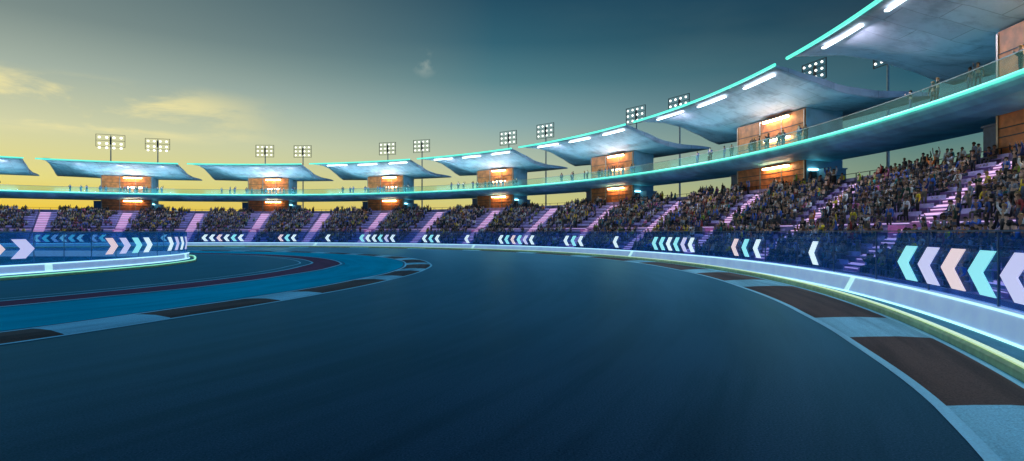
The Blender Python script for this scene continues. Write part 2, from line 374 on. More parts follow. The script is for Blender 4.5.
flat_ring('kerb_dark_line', off(KI, -0.16), off(KI, 0.03), T0, T1, 0.012, M['darkline'])  # narrow dark strip beside the kerb's white line on the infield side
# outer kerb
OI = interp([(-60, 80.3), (-28, 80.1), (-26, 80.0), (-20.6, 79.4), (-16, 79.0), (-7.7, 78.6), (2.3, 78.7), (14, 79.2), (25, 79.6), (60, 80), (180, 80)])
OO = lambda t: 82.05
bo = [-52, -48, -40, -36, -30.2, -25.9, -20.4, -17.3, -7.9, -4.6, 0.6, 3.4, 12.0, 15.0]
t = 15.0
while t < 190: t += 7.5; bo.append(t); t += 3.4; bo.append(t)
bo = bo[2:]
for i in range(len(bo)-1):
    white = i % 2 == 0 and False or ((i % 2) == 0)
    nm = 'kerb_pale_block' if (i % 2) == 0 else 'kerb_red_block'
    # bo starts at -40: -40..-36 pale, -36..-30.2 red, -30.2..-25.9 pale ...
    kerb(nm, off(OI, 0.16), OO, bo[i], bo[i+1], M['kerbwhite' if (i % 2) == 0 else 'kerbdark'], 0.05, 0.5)
flat_ring('kerb_line', off(OI, -0.08), off(OI, 0.16), T0, T1, 0.016, M['line'])
flat_ring('kerb_line', 82.05, 82.25, T0, T1, 0.016, M['line'])
flat_ring('gutter', 82.35, 83.93, T0, T1, 0.02, M['gutter'], 1.0)

# glowing rail along the kerb
r = MB(); r.sweep([(82.27, 0.0), (82.27, 0.20), (82.36, 0.30), (82.52, 0.30), (82.60, 0.20), (82.60, 0.0)], -42, 140, 0.5)
rail = r.build('kerb_rail', M['railbody'])
tag(rail, 'long low kerb rail glowing yellow green along the outer edge of the track', 'light rail')
r = MB(); r.sweep([(82.33, 0.30), (82.33, 0.345), (82.50, 0.345), (82.50, 0.30)], -42, 140, 0.5); r.build('led_strip', M['greenled'], rail)

# ------------------------------------------------------------------ outer barrier wall
F0, F1 = -42, 140
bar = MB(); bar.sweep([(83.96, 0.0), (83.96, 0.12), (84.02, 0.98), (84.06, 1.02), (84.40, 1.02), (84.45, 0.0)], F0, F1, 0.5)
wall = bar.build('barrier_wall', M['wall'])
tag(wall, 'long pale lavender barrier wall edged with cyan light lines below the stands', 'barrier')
b = MB(); b.sweep([(83.90, 0.03), (83.90, 0.10), (83.958, 0.10), (83.958, 0.03)], F0, F1, 0.5); b.build('light_line', M['led'], wall)
b = MB(); b.sweep([(83.96, 0.93), (83.96, 1.0), (84.014, 1.0), (84.012, 0.93)], F0, F1, 0.5); b.build('light_line', M['led'], wall)
for tj in (-39, -9.6, 19.6, 48.5, 77.6, 106.7, 135):
    b = MB(); q4 = [(83.925, tj, 0.11), (83.925, tj+0.36, 0.11), (83.985, tj-0.19, 0.92), (83.985, tj-0.55, 0.92)]
    b.v = [P(*q) for q in q4]+[P(q[0]+0.03, q[1], q[2]) for q in q4]
    b.f = [(0, 1, 2, 3), (7, 6, 5, 4), (0, 4, 5, 1), (1, 5, 6, 2), (2, 6, 7, 3), (3, 7, 4, 0)]
    b.build('joint_panel', M['joint'], wall)

# ------------------------------------------------------------------ fence above the barrier
fence = empty('safety_fence', P(84.2, 50, 1.02)); FI = Matrix.Translation(-Vector(P(84.2, 50, 1.02)))
tag(fence, 'tall see through blue safety fence standing on the outer barrier wall', 'fence')
def under(parent, o):
    """parent keeping world placement"""
    o.parent = parent; o.matrix_parent_inverse = Matrix.Translation(-Vector(parent.location)) if parent.rotation_euler.z == 0 else \
        (Matrix.Translation(parent.location) @ Matrix.Rotation(parent.rotation_euler.z, 4, 'Z')).inverted()
    return o
bay = 3.8
k = 0; t = F0
while t < F1-0.01:
    b = MB(); b.sweep([(84.20, 1.03), (84.22, 1.03), (84.22, 3.46), (84.20, 3.46)], t+0.04, t+bay-0.04, 0.5)
    under(fence, b.build('panel', M['fence']))
    b = MB(); b.sector(84.18, 84.25, t-0.02, t+0.02, 1.02, 3.5, 1); under(fence, b.build('post', M['darkblue']))
    t += bay
for z in (1.55, 2.15, 3.0):
    b = MB(); b.sector(84.228, 84.245, F0, F1, z, z+0.02, 0.6); under(fence, b.build('cable', M['steel']))
b = MB(); b.sector(84.165, 84.275, F0, F1, 3.5, 3.56, 0.6); under(fence, b.build('top_rail', M['darkblue']))

# ------------------------------------------------------------------ chevron boards on the fence
def chevron_mesh(frame, w, h, arm, d=0.05, flip=1):
    """pointed left as seen from the track; frame(x, z, depth) gives world"""
    pts = [(-w/2, 0), (-w/2+arm, h/2), (w/2+0.0, h/2), (w/2-arm, 0), (w/2, -h/2), (-w/2+arm, -h/2)]
    pts = [(x*flip, z) for x, z in pts]
    vs = [frame(x, z, 0) for x, z in pts] + [frame(x, z, d) for x, z in pts]
    fs = [(0, 1, 2, 3), (0, 3, 4, 5), (9, 8, 7, 6), (11, 10, 9, 6)] + [(i, (i+1) % 6, (i+1) % 6+6, i+6) for i in range(6)]
    return vs, fs
chev_order = ['chevc', 'chevl', 'chevp', 'chevc', 'chevl', 'chevw']
def chevron_board(thetas, cols, label):
    tm = sum(thetas)/len(thetas); o = empty('chevron_board', P(84.1, tm, 2.08))
    tag(o, label, 'direction sign', 'chevron boards along the outer fence')
    for th, cm in zip(thetas, cols):
        def fr(x, z, d, th=th): return P(84.15-d-0.01, th - degrees(x/84.1), 2.08+z)
        w_ = 2.0 if th < -13 else 1.45
        b = MB(); vs, fs = chevron_mesh(fr, w_, 1.55, 0.47*w_); b.add(vs, fs); under(o, b.build('chevron', M[cm]))
    for z in (1.45, 2.75):
        pass
def six(a, b): return [a+(b-a)*i/5 for i in range(6)]
W3 = ['chevp', 'chevc', 'chevw']
CB = [
    ([-14.13, -15.55, -17.03, -18.55, -20.13, -21.75], ['chevc', 'chevl', 'chevp', 'chevc', 'chevl', 'chevc'], 'largest nearest row of six glowing chevrons, cyan lavender and pinkish, at the right'),
    ([-5.9], ['chevw'], 'single white glowing chevron alone on the fence left of the largest cyan chevrons'),
    ([3.6, 2.2, 0.7], W3, 'three glowing chevrons on the fence below the nearest complete orange pavilion'),
    (six(15.6, 9.9), ['chevc', 'chevc', 'chevw', 'chevc', 'chevl', 'chevw'], 'six glowing chevrons on the fence just left of the nearest three chevron board'),
    ([22.2], ['chevw'], 'single glowing chevron right of the orange pavilion that is second nearest'),
    ([31.0, 29.7, 28.4], ['chevw', 'chevc', 'chevw'], 'three glowing chevrons on the fence left below the second nearest orange pavilion'),
    (six(43.2, 37.4), ['chevw', 'chevc', 'chevp', 'chevc', 'chevl', 'chevw'], 'six glowing chevrons on the fence below the third nearest orange pavilion'),
    ([49.6], ['chevw'], 'single glowing chevron left of the third nearest orange pavilion'),
    ([57.6, 56.4, 55.2], ['chevw', 'chevc', 'chevw'], 'three glowing chevrons on the fence right of the tip of the inner kerb'),
    (six(69.2, 63.6), ['chevc', 'chevw', 'chevw', 'chevc', 'chevl', 'chevw'], 'six glowing chevrons on the fence above the bend of the inner kerb'),
    ([75.3], ['chevw'], 'single glowing chevron midway between the third and fourth pavilions from the left edge'),
    ([83.4, 82.3, 81.2], ['chevp', 'chevc', 'chevw'], 'three glowing chevrons on the fence right below the second complete pavilion from the left'),
    (six(95.5, 89.9), ['chevw', 'chevw', 'chevp', 'chevw', 'chevc', 'chevw'], 'six glowing chevrons on the fence just beyond the tip of the infield barrier'),
    ([101.5], ['chevw'], 'single glowing far chevron seen behind the end of the infield barrier'),
    ([110.9, 109.8], ['chevl', 'chevc'], 'two faint far chevrons seen through the infield fence below the leftmost complete pavilion'),
    (six(117.8, 112.6), ['chevw', 'chevc', 'chevl', 'chevw', 'chevc', 'chevw'], 'six far chevrons seen through the infield fence at the far left'),
]
for a in CB: chevron_board(*a)

# ------------------------------------------------------------------ grandstand sections
G = [138.2, 119.2, 100.0, 81.1, 62.4, 44.2, 24.9, 4.6, -14.5, -33.6]     # gaps between the canopies
ORD = ['section beyond the left edge', 'first', 'second', 'third', 'fourth', 'fifth', 'sixth', 'seventh', 'eighth']
UNIT = ['the canopy at the left edge', 'the leftmost complete pavilion', 'the second pavilion from the left', 'the third pavilion from the left', 'the fourth pavilion from the left',
        'the fifth pavilion from the left', 'the nearest complete pavilion', 'the pavilion at the right edge', 'the pavilion beyond the right edge']
NR, R0, DR, Z0, DZ = 14, 86.0, 0.78, 0.85, 0.55
def rowR(i): return R0+DR*i
def rowZ(i): return Z0+DZ*i
AISLES = []
a = 137.6
while a > -45: AISLES.append(a); a -= 9.58
AW = 1.0   # half width in degrees/?? set per radius
aw = 0.62  # half width of the stair in degrees
WALK = 5
vom_at = {}
for u in range(9):
    t1, t0 = G[u], G[u+1]; t1 -= 0.03
    gs = empty('grandstand', P(91, (t0+t1)/2, 0)); 
    tag(gs, 'raked lavender benches and pink stairs below %s' % UNIT[u], 'grandstand', 'grandstand sections round the bend')
    prof = [(85.45, 0.0), (85.45, Z0+0.12), (85.60, Z0+0.12), (85.60, Z0)]
    for i in range(NR):
        if i: prof.append((rowR(i), rowZ(i)))
        if i < NR-1: prof.append((rowR(i+1), rowZ(i)))
    prof += [(96.93, rowZ(NR-1)), (96.93, rowZ(NR-1)+0.75), (97.08, rowZ(NR-1)+0.75), (97.08, 0.0)]
    b = MB(); b.sweep(prof, t0, t1, 0.8); under(gs, b.build('terrace', M['terrace']))
    b = MB(); b.sector(96.96, 97.04, t0, t1, rowZ(NR-1)+1.15, rowZ(NR-1)+1.20, 0.8)
    tt = t0
    while tt < t1:
        b.sector(96.97, 97.03, tt, tt+0.04, rowZ(NR-1)+0.75, rowZ(NR-1)+1.15, 1); tt += 1.2
    under(gs, b.build('handrail', M['dark']))
    ais = [a for a in AISLES if t0 < a < t1]
    for a in ais:
        b = MB()
        for i in range(NR):
            z = rowZ(i); r0_ = rowR(i)
            b.sector(r0_+0.0, r0_+DR, a-aw, a+aw, z+0.003, z+0.05, 1.3)
            if i < NR-1: b.sector(r0_+DR*0.5, r0_+DR-0.002, a-aw, a+aw, z+0.05, z+DZ*0.5+0.04, 1.3)
        st = under(gs, b.build('stair', M['stair']))
        b = MB()
        for i in range(NR):
            z = rowZ(i); r0_ = rowR(i)
            b.sector(r0_-0.03, r0_-0.004, a-aw+0.03, a+aw-0.03, z-0.06, z+0.035, 1.3)
            if i < NR-1: b.sector(r0_+DR*0.5-0.025, r0_+DR*0.5-0.002, a-aw+0.03, a+aw-0.03, z+DZ*0.5-0.05, z+DZ*0.5+0.02, 1.3)
        led = b.build('step_light', M['pinkled']); under(gs, led)
    for i in range(1, NR):
        b = MB(); b.sector(rowR(i)-0.022, rowR(i)-0.002, t0+0.1, t1-0.1, rowZ(i)-0.11, rowZ(i)-0.05, 0.8); under(gs, b.build('row_light', M['rowled']))
    # benches block by block
    edges = [t1] + ais + [t0]
    for bi_ in range(len(edges)-1):
        hi = edges[bi_] - (aw+0.12 if bi_ > 0 else 0.05); lo = edges[bi_+1] + (aw+0.12 if bi_ < len(edges)-2 else 0.05)
        if hi-lo < 0.6: continue
        for i in range(NR):
            if i == WALK: continue
            b = MB(); r_ = rowR(i)+0.36; z = rowZ(i)
            n = max(1, int((hi-lo)/0.36)); dd = (hi-lo)/n
            # moulded bench: seat shell + back shell + brackets
            b.sweep([(r_, z+0.40), (r_+0.34, z+0.38), (r_+0.40, z+0.74), (r_+0.36, z+0.74), (r_+0.31, z+0.43), (r_, z+0.45)], lo, hi, 0.9)
            q = lo+0.15
            while q < hi:
                b.sector(r_+0.14, r_+0.22, q, q+0.05, z+0.004, z+0.385, 1); q += 1.6
            under(gs, b.build('bench', M['bench']))
    # portal (vomitory) in the stair below the pavilion
    if len(ais) >= 1:
        cth = G[u+1]+9.6
        a = min(ais, key=lambda x: abs(x-cth))
        b = MB(); rr = rowR(4); zz_ = rowZ(4)
        b.sector(rr+0.05, rr+1.5, a-0.66, a-0.60, zz_+0.05, zz_+0.9, 1); b.sector(rr+0.05, rr+1.5, a+0.60, a+0.66, zz_+0.05, zz_+0.9, 1)
        b.sector(rr+1.4, rr+1.5, a-0.60, a+0.60, zz_+0.3, zz_+1.1, 1)
        under(gs, b.build('portal', M['vom']))

# ------------------------------------------------------------------ pavilions with swept canopies
FAC = [(131.3, 125.0), (112.2, 105.9), (92.5, 86.3), (73.6, 67.6), (55.1, 49.0), (36.4, 30.1), (16.4, 9.25), (-4.6, -11.3), (-23.7, -30.2)]
BR, BD, BZ = 97.15, 4.6, 17.15
conv = interp([(0, 19.75), (0.3, 19.95), (0.5, 19.6), (0.72, 18.65), (0.9, 17.7), (1.0, 17.35)])      # swollen left edge
conc = interp([(0, 19.75), (0.22, 18.5), (0.42, 17.35), (0.62, 17.0), (1.0, 17.35)])    # sagging right edge
RF, RB = 89.7, 107.5
def canopy(parent, t1, t0, label=None):
    nt_, nr_ = 38, 16
    me = bpy.data.meshes.new('canopy'); vs = []; uvs = []; fs = []
    for side in (0, 1):
        for i in range(nt_+1):
            s = i/nt_; th = t1+(t0-t1)*s
            w = min(1, s/0.34); w = w*w*(3-2*w)
            for j in range(nr_+1):
                q = j/nr_; R = RF+(RB-RF)*q
                # the left back corner is cut away, the right back corner runs out to a point
                RR = RF+(RB-RF)*q*(1-0.12*(1-w))
                z = conv(q)*(1-w)+conc(q)*w
                th_k = 0.22+0.5*sin(pi*q)**0.8
                vs.append(P(RR, th, z + (th_k if side else 0))); uvs.append((RR, rad(th)*96))
    k = nr_+1; H = (nt_+1)*k
    for i in range(nt_):
        for j in range(nr_):
            a = i*k+j; fs.append((a, a+1, a+1+k, a+k)); fs.append((a+H, a+k+H, a+1+k+H, a+1+H))
    for i in range(nt_):
        a = i*k; fs.append((a, a+k, a+k+H, a+H)); a = i*k+nr_; fs.append((a, a+H, a+k+H, a+k))
    for j in range(nr_):
        a = j; fs.append((a, a+H, a+1+H, a+1)); a = nt_*k+j; fs.append((a, a+1, a+1+H, a+H))
    me.from_pydata(vs, [], fs)
    uvl = me.uv_layers.new(name='plan')
    for l in me.loops: uvl.data[l.index].uv = uvs[l.vertex_index]
    me.polygons.foreach_set('use_smooth', [p_.index < nt_*nr_*2 for p_ in me.polygons])
    bm = bmesh.new(); bm.from_mesh(me); bmesh.ops.recalc_face_normals(bm, faces=bm.faces); bm.to_mesh(me); bm.free()
    o = link('canopy', me, M['canopy']); under(parent, o); return o
BARS = {}
CAMR = []
for u in range(9):
    t1, t0 = G[u]-1.0, G[u+1]+1.1
    fl, fr_ = FAC[u]; fm = (fl+fr_)/2
    pv = empty('pavilion', P(BR+2, fm, 0)); 
    lab = ['grandstand pavilion whose canopy wing tip pokes in at the left edge', 'orange fronted pavilion leftmost of the complete ones, under its grey blue canopy',
           'second complete orange pavilion from the left, under its flared canopy', 'third complete orange pavilion from the left, above the bend of the inner kerb',
           'orange pavilion in the middle of the stands, fourth complete one from the left', 'orange pavilion second nearest among the complete ones, fifth from the left',
           'nearest complete orange pavilion, large canopy with three white light bars', 'dim orange pavilion cut by the right edge under the biggest canopy', 'pavilion just outside the right edge beyond the biggest canopy'][u]
    tag(pv, lab, 'pavilion', 'pavilions with swept canopies above the stands')
    # blue grey tower, its front slightly behind the timber facade
    b = MB(); b.sweep([(BR+0.12, 0), (BR+0.12, BZ+0.12), (BR+BD, BZ+0.0), (BR+BD, 0)], fr_-0.0, fl, 1.2)
    under(pv, b.build('tower', M['bluewall']))
    b = MB(); b.sweep([(BR-0.02, 0), (BR-0.02, BZ+0.05), (BR+0.10, BZ+0.06), (BR+0.10, 0)], fr_+0.05, fl, 1.2)
    fa = under(pv, b.build('facade', M['wood']))
    b = MB()
    for fq, hw in ((0.0, 0.05), (0.36, 0.06), (0.68, 0.03), (1.0, 0.05)):
        th = fl-(fl-fr_-0.1)*fq; b.sector(BR-0.09, BR-0.025, th-hw, th+hw, 8.0, BZ-0.05, 1)
    under(pv, b.build('mullion', M['mullion']))
    b = MB()
    for z in (9.9, 10.5, 14.0, 15.6): b.sector(BR-0.07, BR-0.025, fr_+0.12, fl-0.06, z, z+0.07, 1.2)
    under(pv, b.build('transom', M['dark']))
    # warm light fittings: under the canopy, over the balcony, under the balcony
    la, lb = fl-(fl-fr_)*0.44, fl-(fl-fr_)*0.80
    for z, r_ in ((BZ-0.45, BR-0.55), (14.35, BR-0.40), (11.0, BR-0.55)):
        b = MB(); b.sector(r_, r_+0.30, lb, la, z, z+0.20, 1.0); lp = under(pv, b.build('lamp', M['warm']))
        b = MB(); b.sector(r_-0.04, BR-0.10, lb-0.04, la+0.04, z+0.205, z+0.29, 1.0); under(pv, b.build('lamp_bracket', M['dark']))
    # stair heads either side and doorway with a cyan lamp on the flank
    b = MB(); b.sector(BR+0.2, BR+2.2, fl+0.01, fl+0.95, 8.0, 10.9, 1); b.sector(BR+0.1, BR+2.3, fl+0.01, fl+1.0, 10.9, 11.05, 1); under(pv, b.build('stair_head', M['darkblue'], ))
    b = MB(); b.sector(BR+1.6, BR+3.8, fr_-0.85, fr_-0.01, 8.0, 10.3, 1); b.sector(BR+1.5, BR+3.9, fr_-0.9, fr_-0.01, 10.3, 10.45, 1); under(pv, b.build('stair_head', M['bluewall']))
    b = MB(); b.sector(BR+0.35, BR+1.35, fr_-0.03, fr_-0.004, 8.0, 10.2, 1); under(pv, b.build('door', M['dark']))
    b = MB(); b.sector(BR+0.30, BR+1.40, fr_-0.13, fr_-0.01, 10.3, 10.48, 1); under(pv, b.build('wall_lamp', M['cyan']))
    cn = canopy(pv, t1, t0)
    # light thrown by this bay's fittings: white bars down to the benches (added lamps where bars are missing), balcony neon up on to the soffit, warm lamps
    def throw(name, R_, th, z, lx, ly, power, colr, up, tilt=0.0):
        ld = bpy.data.lights.new(name, 'AREA'); ld.shape = 'RECTANGLE'; ld.size = lx; ld.size_y = ly; ld.energy = power; ld.color = colr
        lo_ = bpy.data.objects.new(name, ld); COL.objects.link(lo_); lo_.location = P(R_, th, z)
        lo_.rotation_euler = (rad(180)-tilt if up else tilt, 0, rad(th-90)); under(pv, lo_)
    for fq in (0.2, 0.5, 0.8):
        th_ = t1+(t0-t1)*fq
        throw('neon_light', 93.70, th_, 13.0, 8.0, 0.25, (420, 420, 420, 390, 350, 280, 190, 30, 30)[u], (0.34, 0.86, 1.0), True, rad(4))
    for q0, q1 in ((0.13, 0.33), (0.445, 0.64), (0.77, 0.96)):
        s_ = (q0+q1)/2; w = min(1, s_/0.34); w = w*w*(3-2*w); zb = conv(0.04)*(1-w)+conc(0.04)*w-0.32
        lx = 0.12 if u < 3 else 5.0  # bays without bars get a tiny added lamp to light the benches
        throw('bar_fill_light', RF+0.70, t1+(t0-t1)*s_, zb, lx, 0.10, 380 if u < 3 else (0, 0, 0, 480, 600, 760, 950, 950, 950)[u], (0.84, 0.82, 1.0), False, rad(10))
    th_ = (la+lb)/2
    throw('lamp_light', BR-0.8, th_, 14.0, 2.5, 0.3, (260, 260, 260, 260, 260, 220, 170, 25, 25)[u], (1.0, 0.78, 0.74), True)
    b = MB(); b.sweep([(RF-0.20, 19.72), (RF-0.30, 19.85), (RF-0.20, 20.0), (RF-0.06, 20.0), (RF-0.01, 19.85), (RF-0.06, 19.72)], t0-0.25, t1+0.55, 0.5)
    nn = b.build('neon_tube', M['neon']); under(pv, nn)
    for q0, q1 in () if u < 3 else ((0.13, 0.33), (0.445, 0.64), (0.77, 0.96)):
        a0, a1 = t1+(t0-t1)*q0, t1+(t0-t1)*q1
        s = (q0+q1)/2; w = min(1, s/0.34); w = w*w*(3-2*w)
        z = conv(0.075)*(1-w)+conc(0.075)*w
        b = MB(); b.sector(RF+0.55, RF+0.85, a1, a0, z-0.12, z+0.0, 0.5); under(pv, b.build('light_bar', M['bar']))

# ------------------------------------------------------------------ balcony ring
B0, B1 = -38, 138
bal = empty('balcony', P(95, 50, 12)); tag(bal, 'long curved balcony with teal neon edge and glass railing running past every pavilion', 'balcony')
prof = [(93.98, 12.95), (93.98, 12.45), (94.15, 12.18), (94.6, 11.9), (95.6, 11.65), (97.0, 11.48), (100.2, 11.30), (100.4, 11.5), (100.4, 12.95)]
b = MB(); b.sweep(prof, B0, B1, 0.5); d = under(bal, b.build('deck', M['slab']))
b = MB(); b.sweep([(93.84, 12.66), (93.78, 12.76), (93.84, 12.88), (93.94, 12.90), (93.975, 12.76), (93.94, 12.64)], B0, B1, 0.5); under(bal, b.build('neon_tube', M['neon']))
b = MB(); b.sweep([(94.10, 12.96), (94.12, 12.96), (94.12, 14.05), (94.10, 14.05)], B0, B1, 0.5); under(bal, b.build('glass_railing', M['rail']))
b = MB(); b.sector(94.08, 94.14, B0, B1, 14.05, 14.11, 0.5); under(bal, b.build('handrail', M['steel']))

# ------------------------------------------------------------------ floodlight masts
def mast(th, R, z, w, h, rows, label, power):
    o = empty('floodlight_mast', P(R, th, 0), rad(th-90)); tag(o, label, 'floodlight mast', 'floodlight masts behind the canopies')
    b = MB(); b.tube([(0, 0, 0), (0, 0, z*0.6), (0, 0, z+h*0.45)], [0.22, 0.17, 0.12], 10); b.build('pole', M['steel'], o)
    b = MB()
    y = -0.25
    for i in range(rows+1):
        zz_ = z-h/2+h*i/rows; b.box((-w/2, y-0.05, zz_-0.04), (w/2, y+0.05, zz_+0.04))
    for x in (-w/2, w/2): b.box((x-0.045, y-0.06, z-h/2-0.04), (x+0.045, y+0.06, z+h/2+0.04))
    b.box((-0.2, y+0.05, z-h*0.3), (0.2, -0.05, z+h*0.3))
    b.build('frame', M['dark'], o)
    n = 4
    for i in range(-1 if rows == 2 else 0, rows):
        for j in range(n):
            x = -w/2+w*(j+0.5)/n; zz_ = z-h/2+h*(i+0.5)/rows if i >= 0 else z-h/2-0.30; rr = min(w/n, h/rows)*0.19
            b = MB(); ring = []
            for dy, s in ((-0.02, 0.6), (-0.16, 1.0), (-0.19, 1.0)):
                ring.append((dy, s))
            vs = []; K = 10
            for dy, s in ring:
                for q in range(K): vs.append((x+rr*s*cos(2*pi*q/K)*1.1, y+dy-0.04, zz_+rr*s*sin(2*pi*q/K)))
            fs = [(c_*K+q, c_*K+(q+1) % K, (c_+1)*K+(q+1) % K, (c_+1)*K+q) for c_ in range(2) for q in range(K)]
            fs += [tuple(range(K))[::-1], tuple(range(2*K, 3*K))]
            b.add(vs, fs); b.build('lamp', M['flood'], o)
LM = [112.8, 92.9, 74.4, 55.3, 36.6, 16.5]; RM = [107.2, 87.4, 69.0, 49.6, 31.0, 10.6]
side_names = ['leftmost pavilion', 'second pavilion from the left', 'third pavilion from the left', 'fourth pavilion from the left', 'fifth pavilion from the left', 'nearest complete pavilion']
ZL = [27.5, 26.0, 26.1, 26.4, 26.8, 25.7]; ZR = [27.2, 25.9, 26.3, 26.9, 26.8, 24.6]
for i in range(6):
    big = i == 0
    mast(LM[i], 110, ZL[i], 6.4 if big else 4.9 if i < 5 else 4.1, 3.2 if big else 3.3 if i < 5 else 2.7, 2 if big else 3,
         'left one of the two floodlight masts rising behind the %s' % side_names[i], 9000)
    mast(RM[i], 110, ZR[i], 5.8 if big else 4.9 if i < 5 else 3.6, 2.9 if big else 3.3 if i < 5 else 2.4, 2 if big else 3,
         'right one of the two floodlight masts rising behind the %s' % side_names[i], 9000)

# ------------------------------------------------------------------ infield barrier on the left
def smoothpts(pts, n=8):
    out = []
    for i in range(len(pts)-1):
        p0 = Vector(pts[max(i-1, 0)]); p1 = Vector(pts[i]); p2 = Vector(pts[i+1]); p3 = Vector(pts[min(i+2, len(pts)-1)])
        for k in range(n):
            t = k/n
            out.append(0.5*((2*p1)+(-p0+p2)*t+(2*p0-5*p1+4*p2-p3)*t*t+(-p0+3*p1-3*p2+p3)*t*t*t))
    out.append(Vector(pts[-1])); return out
def sweep_path(path, prof, name, m, parent=None, s0=0, s1=None):
    """prof: (offset to the infield side, z)"""
    s1 = len(path)-1 if s1 is None else s1
    b = MB(); k = len(prof); idx = range(s0, s1+1)
    for i in idx:
        p = path[i]; d = (path[min(i+1, len(path)-1)]-path[max(i-1, 0)]).normalized(); nrm = Vector((-d.y, d.x))   # to the left of travel = infield
        for o_, z in prof: b.v.append((p.x+nrm.x*o_, p.y+nrm.y*o_, z))
    n = len(list(idx))
    for i in range(n-1):
        for j in range(k):
            a = i*k+j; c_ = i*k+(j+1) % k; b.f.append((a, c_, c_+k, a+k))
    b.f.append(tuple(range(k))[::-1]); b.f.append(tuple((n-1)*k+j for j in range(k)))
    return b.build(name, m, parent)
WP = smoothpts([(-48, 12), (-44.6, 25), (-42.1, 36), (-40.7, 44.3), (-39.8, 50), (-39.4, 56), (-39.7, 63), (-40.8, 69.0), (-43.2, 74.6), (-48.5, 78.2), (-57, 79.6), (-68, 80), (-80, 78), (-92, 70)], 8)
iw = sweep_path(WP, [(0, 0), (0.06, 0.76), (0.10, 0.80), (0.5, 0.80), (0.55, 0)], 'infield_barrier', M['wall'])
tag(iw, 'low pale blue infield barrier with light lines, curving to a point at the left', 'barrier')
sweep_path(WP, [(-0.06, 0.04), (-0.06, 0.12), (-0.002, 0.12), (-0.002, 0.04)], 'light_line', M['led'], iw)
sweep_path(WP, [(0.0, 0.71), (0.0, 0.78), (0.05, 0.79), (0.05, 0.71)], 'light_line', M['led'], iw)
for s in (29, 58): sweep_path(WP, [(-0.02, 0.13), (0.03, 0.70), (0.05, 0.70), (0.0, 0.13)], 'joint_panel', M['joint'], iw, s, s+1)
gp = smoothpts([(-44, 12), (-40.5, 25), (-37.8, 34), (-36.5, 39.8), (-35.7, 44), (-35.1, 50), (-35.1, 56), (-36.6, 64), (-39.0, 69.0), (-41.5, 73.3), (-44.3, 77.3), (-49.5, 80.3), (-58, 82.2), (-68, 82.6), (-80, 80.6)], 8)
ir = sweep_path(gp, [(0, 0.02), (0, 0.16), (0.06, 0.22), (0.2, 0.22), (0.26, 0.16), (0.26, 0.02)], 'infield_kerb_rail', M['railbody'])
tag(ir, 'low kerb rail glowing pale green in front of the infield barrier', 'light rail')
sweep_path(gp, [(0.04, 0.222), (0.04, 0.28), (0.20, 0.28), (0.20, 0.222)], 'led_strip', M['greenled2'], ir)
# strip of green verge between the infield rail and barrier
fi = empty('infield_fence', (WP[30].x-0.3, WP[30].y, 0.95)); tag(fi, 'see through blue infield fence with large blurred chevrons above the low barrier', 'fence')
fi['label'] = 'see through blue fence with big arrows standing on the infield barrier'
i = 0
while i+4 < len(WP):
    under(fi, sweep_path(WP, [(0.27, 0.805), (0.29, 0.805), (0.29, 3.44), (0.27, 3.44)], 'panel', M['fence_in'], None, i, i+4))
    p = WP[i]; b = MB(); b.box((p.x-0.34, p.y-0.02, 0.80), (p.x-0.28, p.y+0.02, 3.48)); under(fi, b.build('post', M['bluewall'])); i += 4
under(fi, sweep_path(WP, [(0.22, 3.45), (0.34, 3.45), (0.34, 3.51), (0.22, 3.51)], 'top_rail', M['bluewall']))
# arrow boards on the infield fence, pointing right
import itertools
cum = [0]
for a_, b_ in zip(WP, WP[1:]): cum.append(cum[-1]+(b_-a_).length)
def at_s(s):
    for i in range(len(cum)-1):
        if cum[i+1] >= s:
            f = (s-cum[i])/(cum[i+1]-cum[i]); p = WP[i].lerp(WP[i+1], f); d = (WP[i+1]-WP[i]).normalized(); return p, d
    return WP[-1], Vector((0, 1))
def s_at_y(y):
    for i in range(len(WP)-1):
        if WP[i].y <= y <= WP[i+1].y: return cum[i]+(y-WP[i].y)/(WP[i+1].y-WP[i].y)*(cum[i+1]-cum[i])
def infield_board(ys, cols, label, w=1.9):
    p, d = at_s(s_at_y(ys[0])); o = empty('arrow_board', (p.x, p.y, 2.05)); tag(o, label, 'direction sign', 'arrow boards on the infield fence')
    for y_, cm in zip(ys, cols):
        s0 = s_at_y(y_)
        def fr(x, z, dd):
            p, d = at_s(s0+x); nrm = Vector((-d.y, d.x)); q = p+nrm*(0.22-dd*0.5); return (q.x, q.y, 2.08+z)
        b = MB(); vs, fs = chevron_mesh(fr, w, 1.6, 0.75, flip=-1); b.add(vs, fs); under(o, b.build('chevron', M[cm]))
infield_board([39.4, 41.7, 44.0, 46.3], ['chevc', 'chevl', 'chevp', 'chevl'], 'nearest large arrows pointing right, pink and lavender, at the left edge', 1.9)
infield_board([55.3, 57.2, 59.1, 61.0], ['chevp', 'chevl', 'chevc', 'chevw'], 'four right pointing arrows, pink lavender cyan and white, midway along the infield fence', 1.7)
infield_board([66.0, 68.0, 70.0, 72.0], ['chevw', 'chevl', 'chevw', 'chevl'], 'cluster of right pointing arrows near the tip of the infield barrier', 1.7)

